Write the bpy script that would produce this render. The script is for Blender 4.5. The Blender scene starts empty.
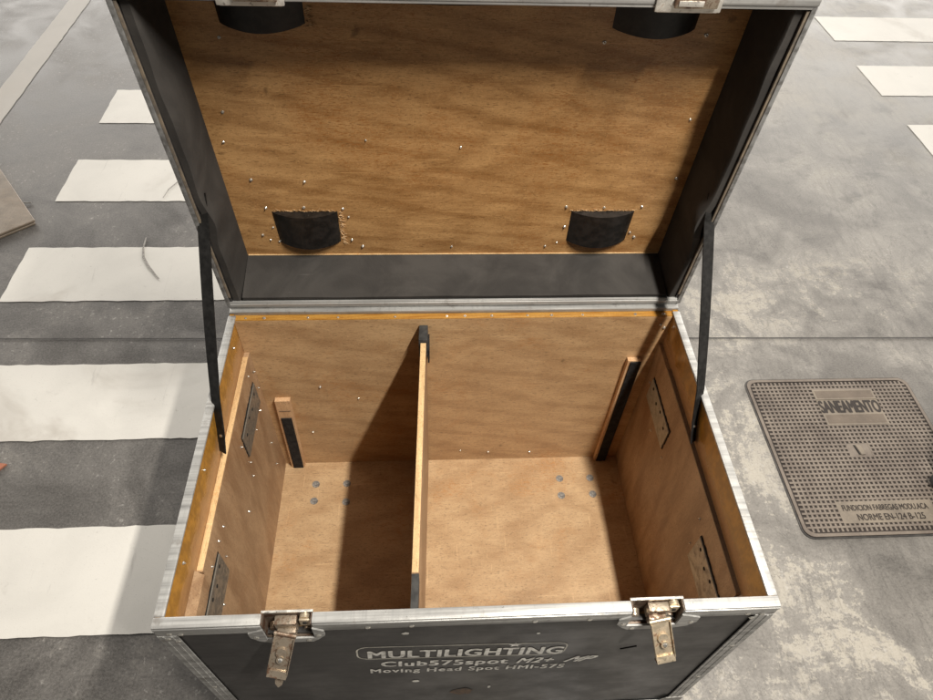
import bpy, bmesh, math, random
from mathutils import Vector, Matrix
random.seed(7)
R = math.radians
scene = bpy.context.scene
col = scene.collection

# ------------------------------------------------------------------ camera, world, lamps, exposure
Z0 = 0.75                                  # height of the case rim above the ground
cam_d = bpy.data.cameras.new("camera")
cam = bpy.data.objects.new("camera", cam_d); col.objects.link(cam)
cam.location = (0.433, -0.359, 1.083 + Z0)
cam.rotation_euler = (R(40.148), R(-1.997), R(-2.68))
cam_d.sensor_width = 36.0
cam_d.lens = 669.52 / 933.0 * 36.0
cam_d.clip_start = 0.02; cam_d.clip_end = 500
scene.camera = cam

world = bpy.data.worlds.new("World"); scene.world = world
world.use_nodes = True
wn = world.node_tree; wn.nodes.clear()
wo = wn.nodes.new('ShaderNodeOutputWorld'); wb = wn.nodes.new('ShaderNodeBackground')
tc = wn.nodes.new('ShaderNodeTexCoord'); sp = wn.nodes.new('ShaderNodeSeparateXYZ')
wn.links.new(tc.outputs['Generated'], sp.inputs[0])
cr = wn.nodes.new('ShaderNodeValToRGB')     # bright lit hall round the horizon, dim ceiling overhead
E_ = cr.color_ramp.elements
E_[0].position = 0.0; E_[0].color = (0.05, 0.05, 0.05, 1)
E_[1].position = 1.0; E_[1].color = (0.05, 0.05, 0.05, 1)
for pz, v in ((0.06, 0.3), (0.16, 1.0), (0.32, 1.0), (0.48, 0.12)):
    e = E_.new(pz); e.color = (v, v * 0.955, v * 0.89, 1)
wn.links.new(sp.outputs['Z'], cr.inputs[0])
cr2 = wn.nodes.new('ShaderNodeMapRange')    # the hall is brighter to the right and the back
cr2.inputs['From Min'].default_value = -0.35; cr2.inputs['From Max'].default_value = 1
cr2.inputs['To Min'].default_value = 0.06; cr2.inputs['To Max'].default_value = 2.6
dp = wn.nodes.new('ShaderNodeVectorMath'); dp.operation = 'DOT_PRODUCT'
dp.inputs[1].default_value = (0.08, 1.0, 0)
wn.links.new(tc.outputs['Generated'], dp.inputs[0])
wn.links.new(dp.outputs['Value'], cr2.inputs['Value'])
mm = wn.nodes.new('ShaderNodeMath'); mm.operation = 'MULTIPLY'; mm.inputs[1].default_value = 2.35
wn.links.new(cr2.outputs[0], mm.inputs[0])
wn.links.new(cr.outputs[0], wb.inputs['Color']); wn.links.new(mm.outputs[0], wb.inputs['Strength'])
wn.links.new(wb.outputs[0], wo.inputs[0])

def tube(name, x, y, z, ly, power, w=0.07):
    d = bpy.data.lights.new(name, 'AREA'); d.shape = 'RECTANGLE'
    d.size = w; d.size_y = ly; d.energy = power; d.color = (1.0, 0.945, 0.86)
    o = bpy.data.objects.new(name, d); col.objects.link(o); o.location = (x, y, z)
    return o
tube("tube_lamp", 1.30, -0.47, Z0 + 2.40, 0.95, 124)
tube("tube_lamp_far", 1.30, 4.6, Z0 + 2.40, 2.6, 95)

scene.view_settings.view_transform = 'Standard'; scene.view_settings.look = 'None'
scene.view_settings.exposure = 0.20; scene.view_settings.gamma = 1.0
scene.render.resolution_x = 1024; scene.render.resolution_y = 768

# ------------------------------------------------------------------ node helpers
class NT:
    def __init__(s, name, rough=0.6, metal=0.0, spec=0.5):
        s.m = bpy.data.materials.new(name); s.m.use_nodes = True
        s.t = s.m.node_tree; s.b = s.t.nodes['Principled BSDF']
        s.b.inputs['Roughness'].default_value = rough; s.b.inputs['Metallic'].default_value = metal
        s.b.inputs['Specular IOR Level'].default_value = spec
        s.co = s.t.nodes.new('ShaderNodeTexCoord').outputs['Object']
    def put(s, inp, v):
        if hasattr(v, 'links'): s.t.links.new(v, inp)
        elif isinstance(v, (tuple, list)) and len(v) == 3 and inp.type == 'RGBA': inp.default_value = (*v, 1)
        else: inp.default_value = v
    def map(s, scale=(1, 1, 1), loc=(0, 0, 0), rot=(0, 0, 0), co=None):
        n = s.t.nodes.new('ShaderNodeMapping'); s.put(n.inputs[0], co or s.co)
        n.inputs['Scale'].default_value = scale; n.inputs['Location'].default_value = loc
        n.inputs['Rotation'].default_value = rot; return n.outputs[0]
    def noise(s, co, scale=5, detail=4, rough=0.55, dist=0.0):
        n = s.t.nodes.new('ShaderNodeTexNoise'); s.put(n.inputs['Vector'], co)
        n.inputs['Scale'].default_value = scale; n.inputs['Detail'].default_value = detail
        n.inputs['Roughness'].default_value = rough; n.inputs['Distortion'].default_value = dist
        return n.outputs['Fac']
    def math(s, op, a, b=0.0, clamp=False):
        n = s.t.nodes.new('ShaderNodeMath'); n.operation = op; n.use_clamp = clamp
        s.put(n.inputs[0], a); s.put(n.inputs[1], b); return n.outputs[0]
    def rng(s, v, a, b, c=0.0, d=1.0, smooth=True):
        n = s.t.nodes.new('ShaderNodeMapRange'); n.interpolation_type = 'SMOOTHSTEP' if smooth else 'LINEAR'
        s.put(n.inputs['Value'], v)
        for k, q in zip(('From Min', 'From Max', 'To Min', 'To Max'), (a, b, c, d)): s.put(n.inputs[k], q)
        return n.outputs[0]
    def mix(s, f, a, b, mode='MIX'):
        n = s.t.nodes.new('ShaderNodeMix'); n.data_type = 'RGBA'; n.blend_type = mode
        s.put(n.inputs[0], f); s.put(n.inputs[6], a); s.put(n.inputs[7], b); return n.outputs[2]
    def sep(s, co=None):
        n = s.t.nodes.new('ShaderNodeSeparateXYZ'); s.put(n.inputs[0], co or s.co); return n.outputs
    def wave(s, co, scale, dist, detail=2, dscale=1.0):
        n = s.t.nodes.new('ShaderNodeTexWave'); s.put(n.inputs['Vector'], co)
        n.inputs['Scale'].default_value = scale; n.inputs['Distortion'].default_value = dist
        n.inputs['Detail'].default_value = detail; n.inputs['Detail Scale'].default_value = dscale
        return n.outputs['Fac']
    def bump(s, h, strength=0.3, dist=0.002):
        n = s.t.nodes.new('ShaderNodeBump'); s.put(n.inputs['Height'], h)
        n.inputs['Strength'].default_value = strength; n.inputs['Distance'].default_value = dist
        s.t.links.new(n.outputs[0], s.b.inputs['Normal'])
    def col(s, c): s.put(s.b.inputs['Base Color'], c); return s
    def rough(s, v): s.put(s.b.inputs['Roughness'], v); return s

def wood(name, light, dark, stretch, seed=0.0, orange=None, top=None, rough=0.42, figure=1.0):
    """stretch: mapping scale - small along the grain. top: local z from which varnish/glue stain starts."""
    n = NT(name, rough)
    co = n.map(stretch, (seed, seed * 1.7, seed * 0.6))
    co = n.map(stretch, (seed, seed * 1.7, seed * 0.6), (0.05, 0.09, 0.07))
    big = n.noise(co, 1.3, 3, 0.55, 0.8)
    fig = n.noise(n.map(stretch, (seed + 3, 4, 1)), 3.2, 6, 0.6, 1.6)
    fine = n.noise(n.map(tuple(q * 9 for q in stretch), (seed, 0, 0)), 4.0, 3, 0.7)
    wv = n.wave(n.map(stretch, (seed, 1, 2)), 2.0, 12.0, 4, 0.9)
    line = n.noise(n.map(tuple(q * (2.2 if q < 3 else 5.0) for q in stretch), (seed + 2, 3, 1)), 3.0, 5, 0.7, 1.2)
    f = n.math('ADD', n.math('MULTIPLY', big, 0.26), n.math('MULTIPLY', fig, 0.34 * figure))
    f = n.math('ADD', f, n.math('MULTIPLY', wv, 0.055 * figure))
    f = n.math('ADD', f, n.math('MULTIPLY', n.math('ADD', fine, line), 0.20))
    arch = n.wave(n.map(tuple(q * (0.55 if q < 3 else 1.0) for q in stretch), (seed, 2, 5), (0.35, 0.35, 0.35)), 1.9, 7.5, 2, 0.55)
    f = n.math('ADD', f, n.math('MULTIPLY', n.rng(arch, 0.55, 1.0), 0.075 * figure))
    f = n.rng(f, 0.36, 0.74)
    c = n.mix(f, light, dark)
    # pores and dark flecks along the grain
    pore = n.noise(n.map(tuple(q * 28 for q in stretch)), 3.0, 2, 0.5)
    c = n.mix(n.rng(pore, 0.56, 0.70, 0, 0.55), c, tuple(q * 0.45 for q in dark))
    # small knots / grime spots
    sp_ = n.noise(n.map((1, 1, 1), (seed + 9, 2, 5)), 26, 2, 0.5)
    c = n.mix(n.rng(sp_, 0.72, 0.80, 0, 0.6), c, tuple(q * 0.35 for q in dark))
    # rubbed paler patches, scratches
    pale = n.noise(n.map((1, 1, 1), (seed + 5, 7, 3)), 7, 5, 0.65, 0.5)
    c = n.mix(n.rng(pale, 0.55, 0.75, 0, 0.35), c, tuple(min(1, q * 1.25) for q in light))
    scr = n.noise(n.map((3, 90, 90), (seed, 3, 3), (0.5, 0.35, 0.6)), 2.0, 2, 0.5)
    c = n.mix(n.rng(scr, 0.68, 0.72, 0, 0.30), c, tuple(min(1, q * 1.4) for q in light))
    scr2 = n.noise(n.map((130, 5, 130), (seed, 1, 3), (0.2, 0.5, 1.1)), 1.6, 2, 0.5)
    c = n.mix(n.rng(scr2, 0.69, 0.73, 0, 0.35), c, tuple(min(1, q * 1.35) for q in light))
    rust = n.noise(n.map((1, 1, 1), (seed + 1, 5, 9)), 4.5, 5, 0.7, 0.6)
    spk = n.noise(n.map(tuple(q * 14 for q in stretch), (2, seed, 1)), 5.0, 3, 0.75)
    c = n.mix(n.math('MULTIPLY', n.rng(rust, 0.48, 0.66), n.rng(spk, 0.50, 0.62, 0.10, 0.75)), c, (dark[0] * 1.15, dark[1] * 0.85, dark[2] * 0.5))
    hi = n.noise(n.map((1, 1, 1), (seed + 4, 2, 2)), 320, 2, 0.6)
    c = n.mix(n.rng(hi, 0.56, 0.74, 0, 0.30), c, tuple(min(1, q * 1.35) for q in light))
    c = n.mix(n.rng(hi, 0.44, 0.28, 0, 0.30), c, tuple(q * 0.6 for q in dark))
    if orange:
        z = n.sep()[2]
        wob = n.noise(n.co, 16, 4, 0.65, 0.6)
        zz = n.math('ADD', z, n.math('MULTIPLY', n.math('SUBTRACT', wob, 0.5), 0.07))
        mk = n.rng(zz, top - 0.010, top + 0.030)
        var = n.noise(n.map((1, 1, 0.6)), 45, 4, 0.7)
        oc = n.mix(n.rng(var, 0.35, 0.62), orange, tuple(q * 0.62 for q in orange))
        c = n.mix(n.math('MULTIPLY', mk, 0.9), c, oc)
        n.rough(n.rng(mk, 0, 1, rough, 0.2))
    n.col(c)
    n.bump(n.math('ADD', fine, n.math('MULTIPLY', pore, -0.5)), 0.22, 0.0008)
    return n.m

X_, Y_, Z_ = (1.2, 7, 7), (7, 1.2, 7), (7, 7, 1.6)
TAN, TAN2 = (0.58, 0.385, 0.205), (0.36, 0.215, 0.105)
OR = (0.47, 0.225, 0.030)
M = {}
M['wood_back'] = wood('plywood_back', TAN, TAN2, (1.2, 7, 5), 0.3)
M['wood_floor'] = wood('plywood_floor', (0.55, 0.38, 0.215), (0.38, 0.235, 0.12), (1.4, 5, 7), 4.1)
M['wood_side'] = wood('plywood_side', (0.47, 0.31, 0.18), (0.25, 0.14, 0.072), (7, 6.0, 1.5), 2.2)
M['wood_side_wall'] = wood('plywood_side_stained', (0.48, 0.27, 0.12), (0.30, 0.15, 0.06), (7, 1.5, 7), 6.2, OR, Z0 - 0.078)
M['wood_back_wall'] = wood('plywood_back_stained', (0.52, 0.29, 0.14), (0.36, 0.18, 0.07), (1.5, 7, 7), 1.2, OR, Z0 - 0.05)
M['wood_lid'] = wood('plywood_lid', (0.56, 0.325, 0.135), (0.27, 0.130, 0.042), (1.3, 7, 6.5), 8.4, None, None, 0.36, 1.0)
M['glue'] = wood('varnished_edge', (0.50, 0.27, 0.06), (0.30, 0.13, 0.02), (2, 40, 7), 2.0, rough=0.2)
M['ply_edge'] = wood('plywood_edge', (0.78, 0.55, 0.29), (0.52, 0.33, 0.16), (6, 1.4, 40), 3.3)
M['batten'] = wood('batten_wood', (0.70, 0.46, 0.26), (0.5, 0.3, 0.16), (7, 7, 2), 5.0)

def alu():
    n = NT('aluminium_extrusion', 0.38, 0.4)
    a = n.noise(n.map((60, 60, 60)), 1.0, 4, 0.7)
    s = n.noise(n.map((3, 110, 110)), 1.0, 3, 0.6)
    s2 = n.noise(n.map((110, 3, 110)), 1.0, 3, 0.6)
    g = n.noise(n.co, 22, 5, 0.7)
    c = n.mix(n.rng(s, 0.35, 0.7), (0.50, 0.495, 0.475), (0.27, 0.265, 0.255))
    c = n.mix(n.rng(s2, 0.5, 0.72, 0, 0.5), c, (0.30, 0.30, 0.29))
    c = n.mix(n.rng(g, 0.55, 0.72, 0, 0.75), c, (0.22, 0.20, 0.18))
    c = n.mix(n.rng(a, 0.66, 0.74, 0, 0.7), c, (0.10, 0.085, 0.07))
    n.col(c); n.rough(n.rng(g, 0.3, 0.7, 0.42, 0.62)); n.bump(n.math('ADD', s, a), 0.5, 0.0008)
    return n.m
M['alu'] = alu()

def black_board():
    n = NT('black_laminate', 0.36, 0, 0.5)
    s = n.noise(n.map((2.5, 60, 60)), 1.0, 5, 0.7)
    g = n.noise(n.co, 6, 6, 0.65)
    k = n.noise(n.map((9, 40, 40), (3, 1, 2)), 2.4, 3, 0.6, 0.5)
    k2 = n.noise(n.map((14, 50, 50), (8, 1, 2)), 1.2, 2, 0.5)
    c = n.mix(n.rng(s, 0.35, 0.7), (0.026, 0.024, 0.023), (0.045, 0.042, 0.040))
    c = n.mix(n.rng(g, 0.55, 0.75, 0, 0.5), c, (0.075, 0.070, 0.066))
    c = n.mix(n.rng(k, 0.735, 0.77, 0, 0.55), c, (0.30, 0.28, 0.26))
    c = n.mix(n.rng(k2, 0.77, 0.80, 0, 0.8), c, (0.22, 0.13, 0.07))
    n.col(c); n.rough(n.rng(g, 0.3, 0.7, 0.34, 0.55)); n.bump(s, 0.25, 0.0006)
    return n.m
M['black'] = black_board()

def foam():
    n = NT('dark_foam', 0.85, 0, 0.25)
    a = n.noise(n.co, 7, 5, 0.6, 0.6); b = n.noise(n.co, 220, 2, 0.6); k = n.noise(n.map((3, 30, 30), (1, 1, 1), (0.4, 0.5, 0.3)), 3, 3, 0.6)
    c = n.mix(n.rng(a, 0.35, 0.7), (0.034, 0.031, 0.0285), (0.060, 0.055, 0.050))
    c = n.mix(n.rng(k, 0.70, 0.78, 0, 0.25), c, (0.16, 0.15, 0.14))
    n.col(c); n.bump(n.math('ADD', b, n.math('MULTIPLY', a, 2.0)), 0.3, 0.001)
    return n.m
M['foam'] = foam()

def simple(name, c1, c2, rough=0.5, metal=0.0, scale=30, bump=0.2, spec=0.5):
    n = NT(name, rough, metal, spec)
    a = n.noise(n.co, scale, 4, 0.65)
    n.col(n.mix(n.rng(a, 0.35, 0.68), c1, c2)); n.bump(a, bump, 0.001); return n.m
M['plastic'] = simple('black_cup_plastic', (0.006, 0.0055, 0.005), (0.020, 0.017, 0.015), 0.42, 0, 60, 0.35)
M['felt'] = simple('black_felt', (0.014, 0.013, 0.013), (0.032, 0.030, 0.029), 0.9, 0, 90, 0.5, 0.2)
M['cap'] = simple('grey_rubber_tape', (0.022, 0.021, 0.020), (0.048, 0.046, 0.043), 0.85, 0, 60, 0.4)
M['strap'] = simple('black_stay_metal', (0.008, 0.0075, 0.007), (0.020, 0.019, 0.018), 0.6, 0, 80, 0.2, 0.2)
M['rubber'] = simple('wheel_rubber', (0.02, 0.02, 0.02), (0.04, 0.04, 0.04), 0.7)
M['zinc'] = simple('zinc_screw', (0.80, 0.78, 0.72), (0.52, 0.49, 0.44), 0.25, 0.85, 90)
M['bolt'] = simple('zinc_bolt', (0.36, 0.345, 0.32), (0.15, 0.14, 0.13), 0.5, 0.3, 160)
M['paint'] = simple('silver_lettering', (0.90, 0.88, 0.82), (0.50, 0.48, 0.44), 0.5, 0.0, 70, 0.05)
M['line'] = simple('silver_line', (0.75, 0.72, 0.62), (0.35, 0.33, 0.29), 0.5, 0.0, 30, 0.05)

def rusty(name, base, rust, amt, metal=0.7, soft=0.0):
    n = NT(name, 0.4, metal)
    a = n.noise(n.co, 55, 5, 0.7, 0.4); b = n.noise(n.co, 160, 3, 0.7)
    c = n.mix(n.rng(a, amt, amt + 0.14 + soft), base, rust)
    c = n.mix(n.rng(b, 0.58, 0.7, 0, 0.6), c, (0.06, 0.035, 0.02))
    n.col(c); n.rough(n.rng(a, 0.4, 0.65, 0.28, 0.7)); n.bump(b, 0.5, 0.0008); return n.m
M['lever'] = rusty('worn_latch_metal', (0.62, 0.52, 0.38), (0.26, 0.14, 0.08), 0.53)
M['lever_rust'] = rusty('rusty_latch_metal', (0.42, 0.35, 0.27), (0.17, 0.105, 0.07), 0.46)
M['dish'] = rusty('rusty_dish', (0.20, 0.155, 0.12), (0.09, 0.045, 0.025), 0.45, 0.5)
M['catch'] = rusty('catch_plate_metal', (0.75, 0.72, 0.66), (0.40, 0.28, 0.2), 0.60)
M['handle'] = rusty('dull_zinc_plate', (0.42, 0.385, 0.32), (0.30, 0.27, 0.22), 0.35, 0.2, 0.3)
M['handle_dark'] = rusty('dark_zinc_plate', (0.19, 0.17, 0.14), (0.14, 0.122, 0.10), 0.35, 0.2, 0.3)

# ------------------------------------------------------------------ mesh helpers
ROOT = Vector((0.5, 0.34, 0.0))
def case(p): return Vector((p[0], p[1], p[2] + Z0)) - ROOT          # rim coordinates -> case-local
D = 0.676; LDL = 0.684; LT = R(85.285)
LU = Vector((0, -math.cos(LT), math.sin(LT))); LN = Vector((0, math.sin(LT), math.cos(LT)))
LO = Vector((0, D, 0.012))
def lidp(p): return case(LO + Vector((p[0], 0, 0)) + LU * p[1] + LN * p[2])   # (x, up the lid, depth)
def wld(p): return Vector(p)

def box(bm, lo, hi, bev=0.0008, f=None, shear=None):
    t = bmesh.new()
    bmesh.ops.create_cube(t, size=1)
    lo = Vector(lo); hi = Vector(hi)
    for v in t.verts:
        v.co = Vector(((lo[k] + hi[k]) / 2 + v.co[k] * (hi[k] - lo[k]) for k in range(3)))
    if bev > 0: bmesh.ops.bevel(t, geom=t.edges[:], offset=bev, segments=2, affect='EDGES', profile=0.6)
    for v in t.verts:
        c = v.co.copy()
        if shear: c = shear(c)
        v.co = f(c) if f else c
    me = bpy.data.meshes.new('t'); t.to_mesh(me); t.free(); bm.from_mesh(me); bpy.data.meshes.remove(me)

def cyl(bm, a, b, r, seg=16, r2=None, f=None, bev=0.0):
    a = Vector(a); b = Vector(b); d = (b - a)
    t = bmesh.new()
    bmesh.ops.create_cone(t, cap_ends=True, segments=seg, radius1=r, radius2=r if r2 is None else r2, depth=d.length)
    if bev: bmesh.ops.bevel(t, geom=[e for e in t.edges if len([q for q in e.link_faces if len(q.verts) > 4]) == 1], offset=bev, segments=2, affect='EDGES')
    q = d.to_track_quat('Z', 'Y').to_matrix().to_4x4(); q.translation = (a + b) / 2
    for v in t.verts:
        c = q @ v.co; v.co = f(c) if f else c
    me = bpy.data.meshes.new('t'); t.to_mesh(me); t.free(); bm.from_mesh(me); bpy.data.meshes.remove(me)

def prism(bm, pts, ext, f=None):
    """pts: 3D ring, ext: vector; closed prism"""
    a = [bm.verts.new(f(Vector(p)) if f else Vector(p)) for p in pts]
    b = [bm.verts.new(f(Vector(p) + Vector(ext)) if f else Vector(p) + Vector(ext)) for p in pts]
    n = len(a)
    bm.faces.new(a); bm.faces.new(b[::-1])
    for i in range(n): bm.faces.new((a[i], b[i], b[(i + 1) % n], a[(i + 1) % n]))

def loft(bm, rings, cap=True):
    vs = [[bm.verts.new(p) for p in r] for r in rings]
    n = len(vs[0])
    for i in range(len(vs) - 1):
        for j in range(n):
            bm.faces.new((vs[i][j], vs[i + 1][j], vs[i + 1][(j + 1) % n], vs[i][(j + 1) % n]))
    if cap: bm.faces.new(vs[0][::-1]); bm.faces.new(vs[-1])

def obj(name, bm, mat, parent=None, smooth=False):
    bmesh.ops.recalc_face_normals(bm, faces=bm.faces[:])
    me = bpy.data.meshes.new(name); bm.to_mesh(me); bm.free()
    if smooth:
        for p in me.polygons: p.use_smooth = True
        me.set_sharp_from_angle(angle=R(40))
    me.materials.append(M[mat] if isinstance(mat, str) else mat)
    o = bpy.data.objects.new(name, me); col.objects.link(o)
    if parent: o.parent = parent
    return o
def B(): return bmesh.new()
def tag(o, label, cat, group=None):
    o['label'] = label; o['category'] = cat
    if group: o['group'] = group
def struct(o): o['kind'] = 'structure'; return o
def stamp(src, locs, parent=None):
    """first location moves src, the others are copies"""
    for i, l in enumerate(locs):
        o = src if i == 0 else src.copy()
        if i: col.objects.link(o)
        if parent: o.parent = parent
        o.location = l

# ------------------------------------------------------------------ ground
def ground_mat():
    n = NT('polished_concrete', 0.45, 0, 0.5)
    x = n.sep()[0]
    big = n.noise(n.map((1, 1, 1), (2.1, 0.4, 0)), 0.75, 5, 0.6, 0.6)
    mid = n.noise(n.map((1, 1, 1), (5, 1, 0)), 3.2, 7, 0.68, 0.5)
    fine = n.noise(n.co, 38, 5, 0.75)
    grit = n.noise(n.co, 150, 3, 0.7)
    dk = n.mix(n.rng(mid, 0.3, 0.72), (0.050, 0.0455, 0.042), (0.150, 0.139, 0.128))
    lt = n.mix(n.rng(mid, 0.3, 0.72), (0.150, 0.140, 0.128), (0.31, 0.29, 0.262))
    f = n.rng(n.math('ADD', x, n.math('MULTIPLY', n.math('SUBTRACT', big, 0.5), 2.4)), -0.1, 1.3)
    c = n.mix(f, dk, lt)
    # pale cement bloom in ragged patches, mostly to the right, where the base colour is paler
    edge = n.math('ADD', n.math('ADD', mid, n.math('MULTIPLY', n.math('SUBTRACT', fine, 0.5), 0.55)), n.math('MULTIPLY', n.math('SUBTRACT', grit, 0.5), 0.22))
    bl = n.rng(edge, 0.535, 0.59)
    reg = n.rng(n.noise(n.map((1, 1, 1), (0.4, 3.3, 0)), 1.3, 3, 0.5), 0.40, 0.60)
    amt = n.math('MULTIPLY', n.math('MULTIPLY', bl, reg), n.math('MULTIPLY', n.rng(f, 0, 1, 0.16, 0.85), n.rng(n.sep()[1], 1.3, 2.0, 1.0, 0.18)))
    c = n.mix(amt, c, (0.41, 0.375, 0.315))
    # white dried spatter
    spt = n.noise(n.map((1, 1, 1), (1, 8, 0)), 60, 3, 0.6, 0.4)
    c = n.mix(n.math('MULTIPLY', n.rng(spt, 0.60, 0.68), n.rng(mid, 0.47, 0.60, 0.0, 0.55)), c, (0.44, 0.42, 0.39))
    # dark blotches
    dkb = n.noise(n.map((1, 1, 1), (7, 2, 0)), 5.0, 6, 0.7, 0.4)
    c = n.mix(n.rng(dkb, 0.52, 0.70, 0, 0.6), c, (0.058, 0.054, 0.051))
    st = n.noise(n.map((1, 1, 1), (12, 5, 0)), 1.15, 7, 0.60, 1.1)
    c = n.mix(n.math('MULTIPLY', n.rng(st, 0.50, 0.60), n.rng(f, 0, 1, 0.25, 0.50)), c, (0.105, 0.097, 0.089))
    # swirls left by the power trowel
    sw = n.noise(n.map((14, 3, 1), (0, 0, 0), (0, 0, 0.7)), 1.6, 4, 0.6, 1.8)
    c = n.mix(n.rng(sw, 0.45, 0.75, 0, 0.40), c, (0.075, 0.070, 0.066))
    c = n.mix(n.rng(grit, 0.3, 0.75, 0.0, 0.13), c, (0.55, 0.52, 0.48))
    c = n.mix(n.rng(grit, 0.5, 0.25, 0.0, 0.20), c, (0.05, 0.046, 0.042))
    hi = n.noise(n.map((1, 1, 1), (4, 4, 0)), 420, 2, 0.7)
    c = n.mix(n.rng(hi, 0.58, 0.70, 0.0, 0.22), c, (0.45, 0.42, 0.385))
    c = n.mix(n.rng(hi, 0.42, 0.30, 0.0, 0.24), c, (0.035, 0.032, 0.030))
    crk = n.noise(n.map((1, 1, 1), (9, 3, 0)), 2.6, 6, 0.62, 0.4)
    ck = n.rng(n.math('ABSOLUTE', n.math('SUBTRACT', crk, 0.5)), 0.0, 0.0035, 0.40, 0.0)
    c = n.mix(ck, c, (0.07, 0.065, 0.06))
    n.col(c)
    n.rough(n.math('ADD', n.rng(mid, 0.3, 0.7, 0.30, 0.50), n.math('MULTIPLY', amt, 0.25)))
    n.bump(n.math('ADD', n.math('MULTIPLY', fine, 1.0), n.math('MULTIPLY', grit, 0.6)), 0.28, 0.0015)
    return n.m
def stripe_mat(name='white_road_paint', tint=(0.68, 0.655, 0.605)):
    n = NT(name, 0.5, 0, 0.5)
    a = n.noise(n.map((1, 1, 1), (3, 3, 0)), 4, 6, 0.65, 0.5); b = n.noise(n.co, 45, 4, 0.7)
    k = n.noise(n.map((1, 1, 1), (6, 1, 0)), 1.7, 5, 0.62, 0.7)
    c = n.mix(n.rng(a, 0.35, 0.7), tint, tuple(q * 0.92 for q in tint))
    c = n.mix(n.rng(k, 0.56, 0.72, 0, 0.6), c, (0.40, 0.36, 0.31))
    c = n.mix(n.rng(b, 0.66, 0.76, 0, 0.55), c, (0.26, 0.24, 0.21))
    s = n.noise(n.map((26, 3, 1), (0, 0, 0), (0, 0, 0.5)), 1.5, 4, 0.65, 0.5)
    c = n.mix(n.rng(s, 0.63, 0.75, 0, 0.28), c, (0.30, 0.28, 0.26))
    hi = n.noise(n.map((1, 1, 1), (4, 4, 0)), 260, 3, 0.7)
    c = n.mix(n.rng(hi, 0.62, 0.74, 0.0, 0.5), c, (0.30, 0.28, 0.25))
    wr = n.noise(n.map((1, 1, 1), (2, 6, 0)), 9, 6, 0.75)
    c = n.mix(n.rng(wr, 0.60, 0.70, 0.0, 0.35), c, (0.45, 0.42, 0.38))
    n.col(c); n.bump(n.math('ADD', b, hi), 0.2, 0.001); return n.m
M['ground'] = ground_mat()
M['stripe'] = stripe_mat(); M['edge_line'] = stripe_mat('worn_cream_road_paint', (0.42, 0.39, 0.35))
M['joint'] = simple('joint_dark', (0.045, 0.042, 0.040), (0.085, 0.078, 0.072), 0.8)
M['skid'] = simple('skid_grey', (0.22, 0.205, 0.19), (0.42, 0.395, 0.36), 0.7, 0, 120)

def sheet(name, pts, z, mat, ragged=0.0):
    bm = B()
    out = []
    for i, p in enumerate(pts):
        q = pts[(i + 1) % len(pts)]
        n = max(1, int((Vector(q) - Vector(p)).length / 0.03)) if ragged else 1
        for k in range(n):
            t = k / n
            out.append((p[0] + (q[0] - p[0]) * t + random.uniform(-ragged, ragged) * (k > 0),
                        p[1] + (q[1] - p[1]) * t + random.uniform(-ragged, ragged) * (k > 0)))
    bm.faces.new([bm.verts.new((a, b, z)) for a, b in out])
    o = obj(name, bm, mat)
    if o.data.polygons[0].normal.z < 0: o.data.flip_normals()
    return struct(o)
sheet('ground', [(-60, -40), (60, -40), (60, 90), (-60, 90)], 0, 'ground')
for y0, y1 in ((0.235, 0.537), (0.833, 1.140), (1.444, 1.743), (2.040, 2.344), (2.650, 2.961)):
    sheet('crossing_stripe', [(-1.146, y0), (0.62, y0), (0.62, y1), (-1.146, y1)], 0.002, 'stripe', 0.0022)
for y0, y1 in ((2.381, 2.677), (2.968, 3.304), (3.616, 3.946), (4.25, 4.57), (4.88, 5.20)):
    sheet('crossing_stripe', [(2.94, y0), (5.6, y0), (5.6, y1), (2.94, y1)], 0.002, 'stripe', 0.0015)
sheet('edge_line', [(-1.729, -3), (-1.604, -3), (-1.604, 30), (-1.729, 30)], 0.002, 'edge_line', 0.002)
# saw cut across the floor
sheet('floor_joint', [(-12, 1.262 + 0.0148 * 11), (12, 1.262 - 0.0148 * 13), (12, 1.256 - 0.0148 * 13), (-12, 1.256 + 0.0148 * 11)], 0.004, 'joint')

def arc_mark(pts, w):
    bm = B(); L = []; n = len(pts)
    for i, p in enumerate(pts):
        a = Vector(pts[max(0, i - 1)]); b = Vector(pts[min(n - 1, i + 1)]); d = (b - a).normalized()
        ww = w * (0.35 + 0.65 * math.sin(math.pi * (i + 0.5) / n))
        L.append((bm.verts.new((p[0] - d.y * ww, p[1] + d.x * ww, 0.006)), bm.verts.new((p[0] + d.y * ww, p[1] - d.x * ww, 0.006))))
    for i in range(n - 1): bm.faces.new((L[i][0], L[i + 1][0], L[i + 1][1], L[i][1]))
    return struct(obj('skid_mark', bm, 'skid'))
arc_mark([(-0.705, 1.80), (-0.70, 1.735), (-0.685, 1.68), (-0.655, 1.63), (-0.62, 1.585), (-0.595, 1.555)], 0.0045)
arc_mark([(-0.70, 2.06), (-0.69, 2.12), (-0.66, 2.18), (-0.61, 2.24), (-0.55, 2.29), (-0.49, 2.33), (-0.42, 2.36)], 0.0035)

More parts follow.
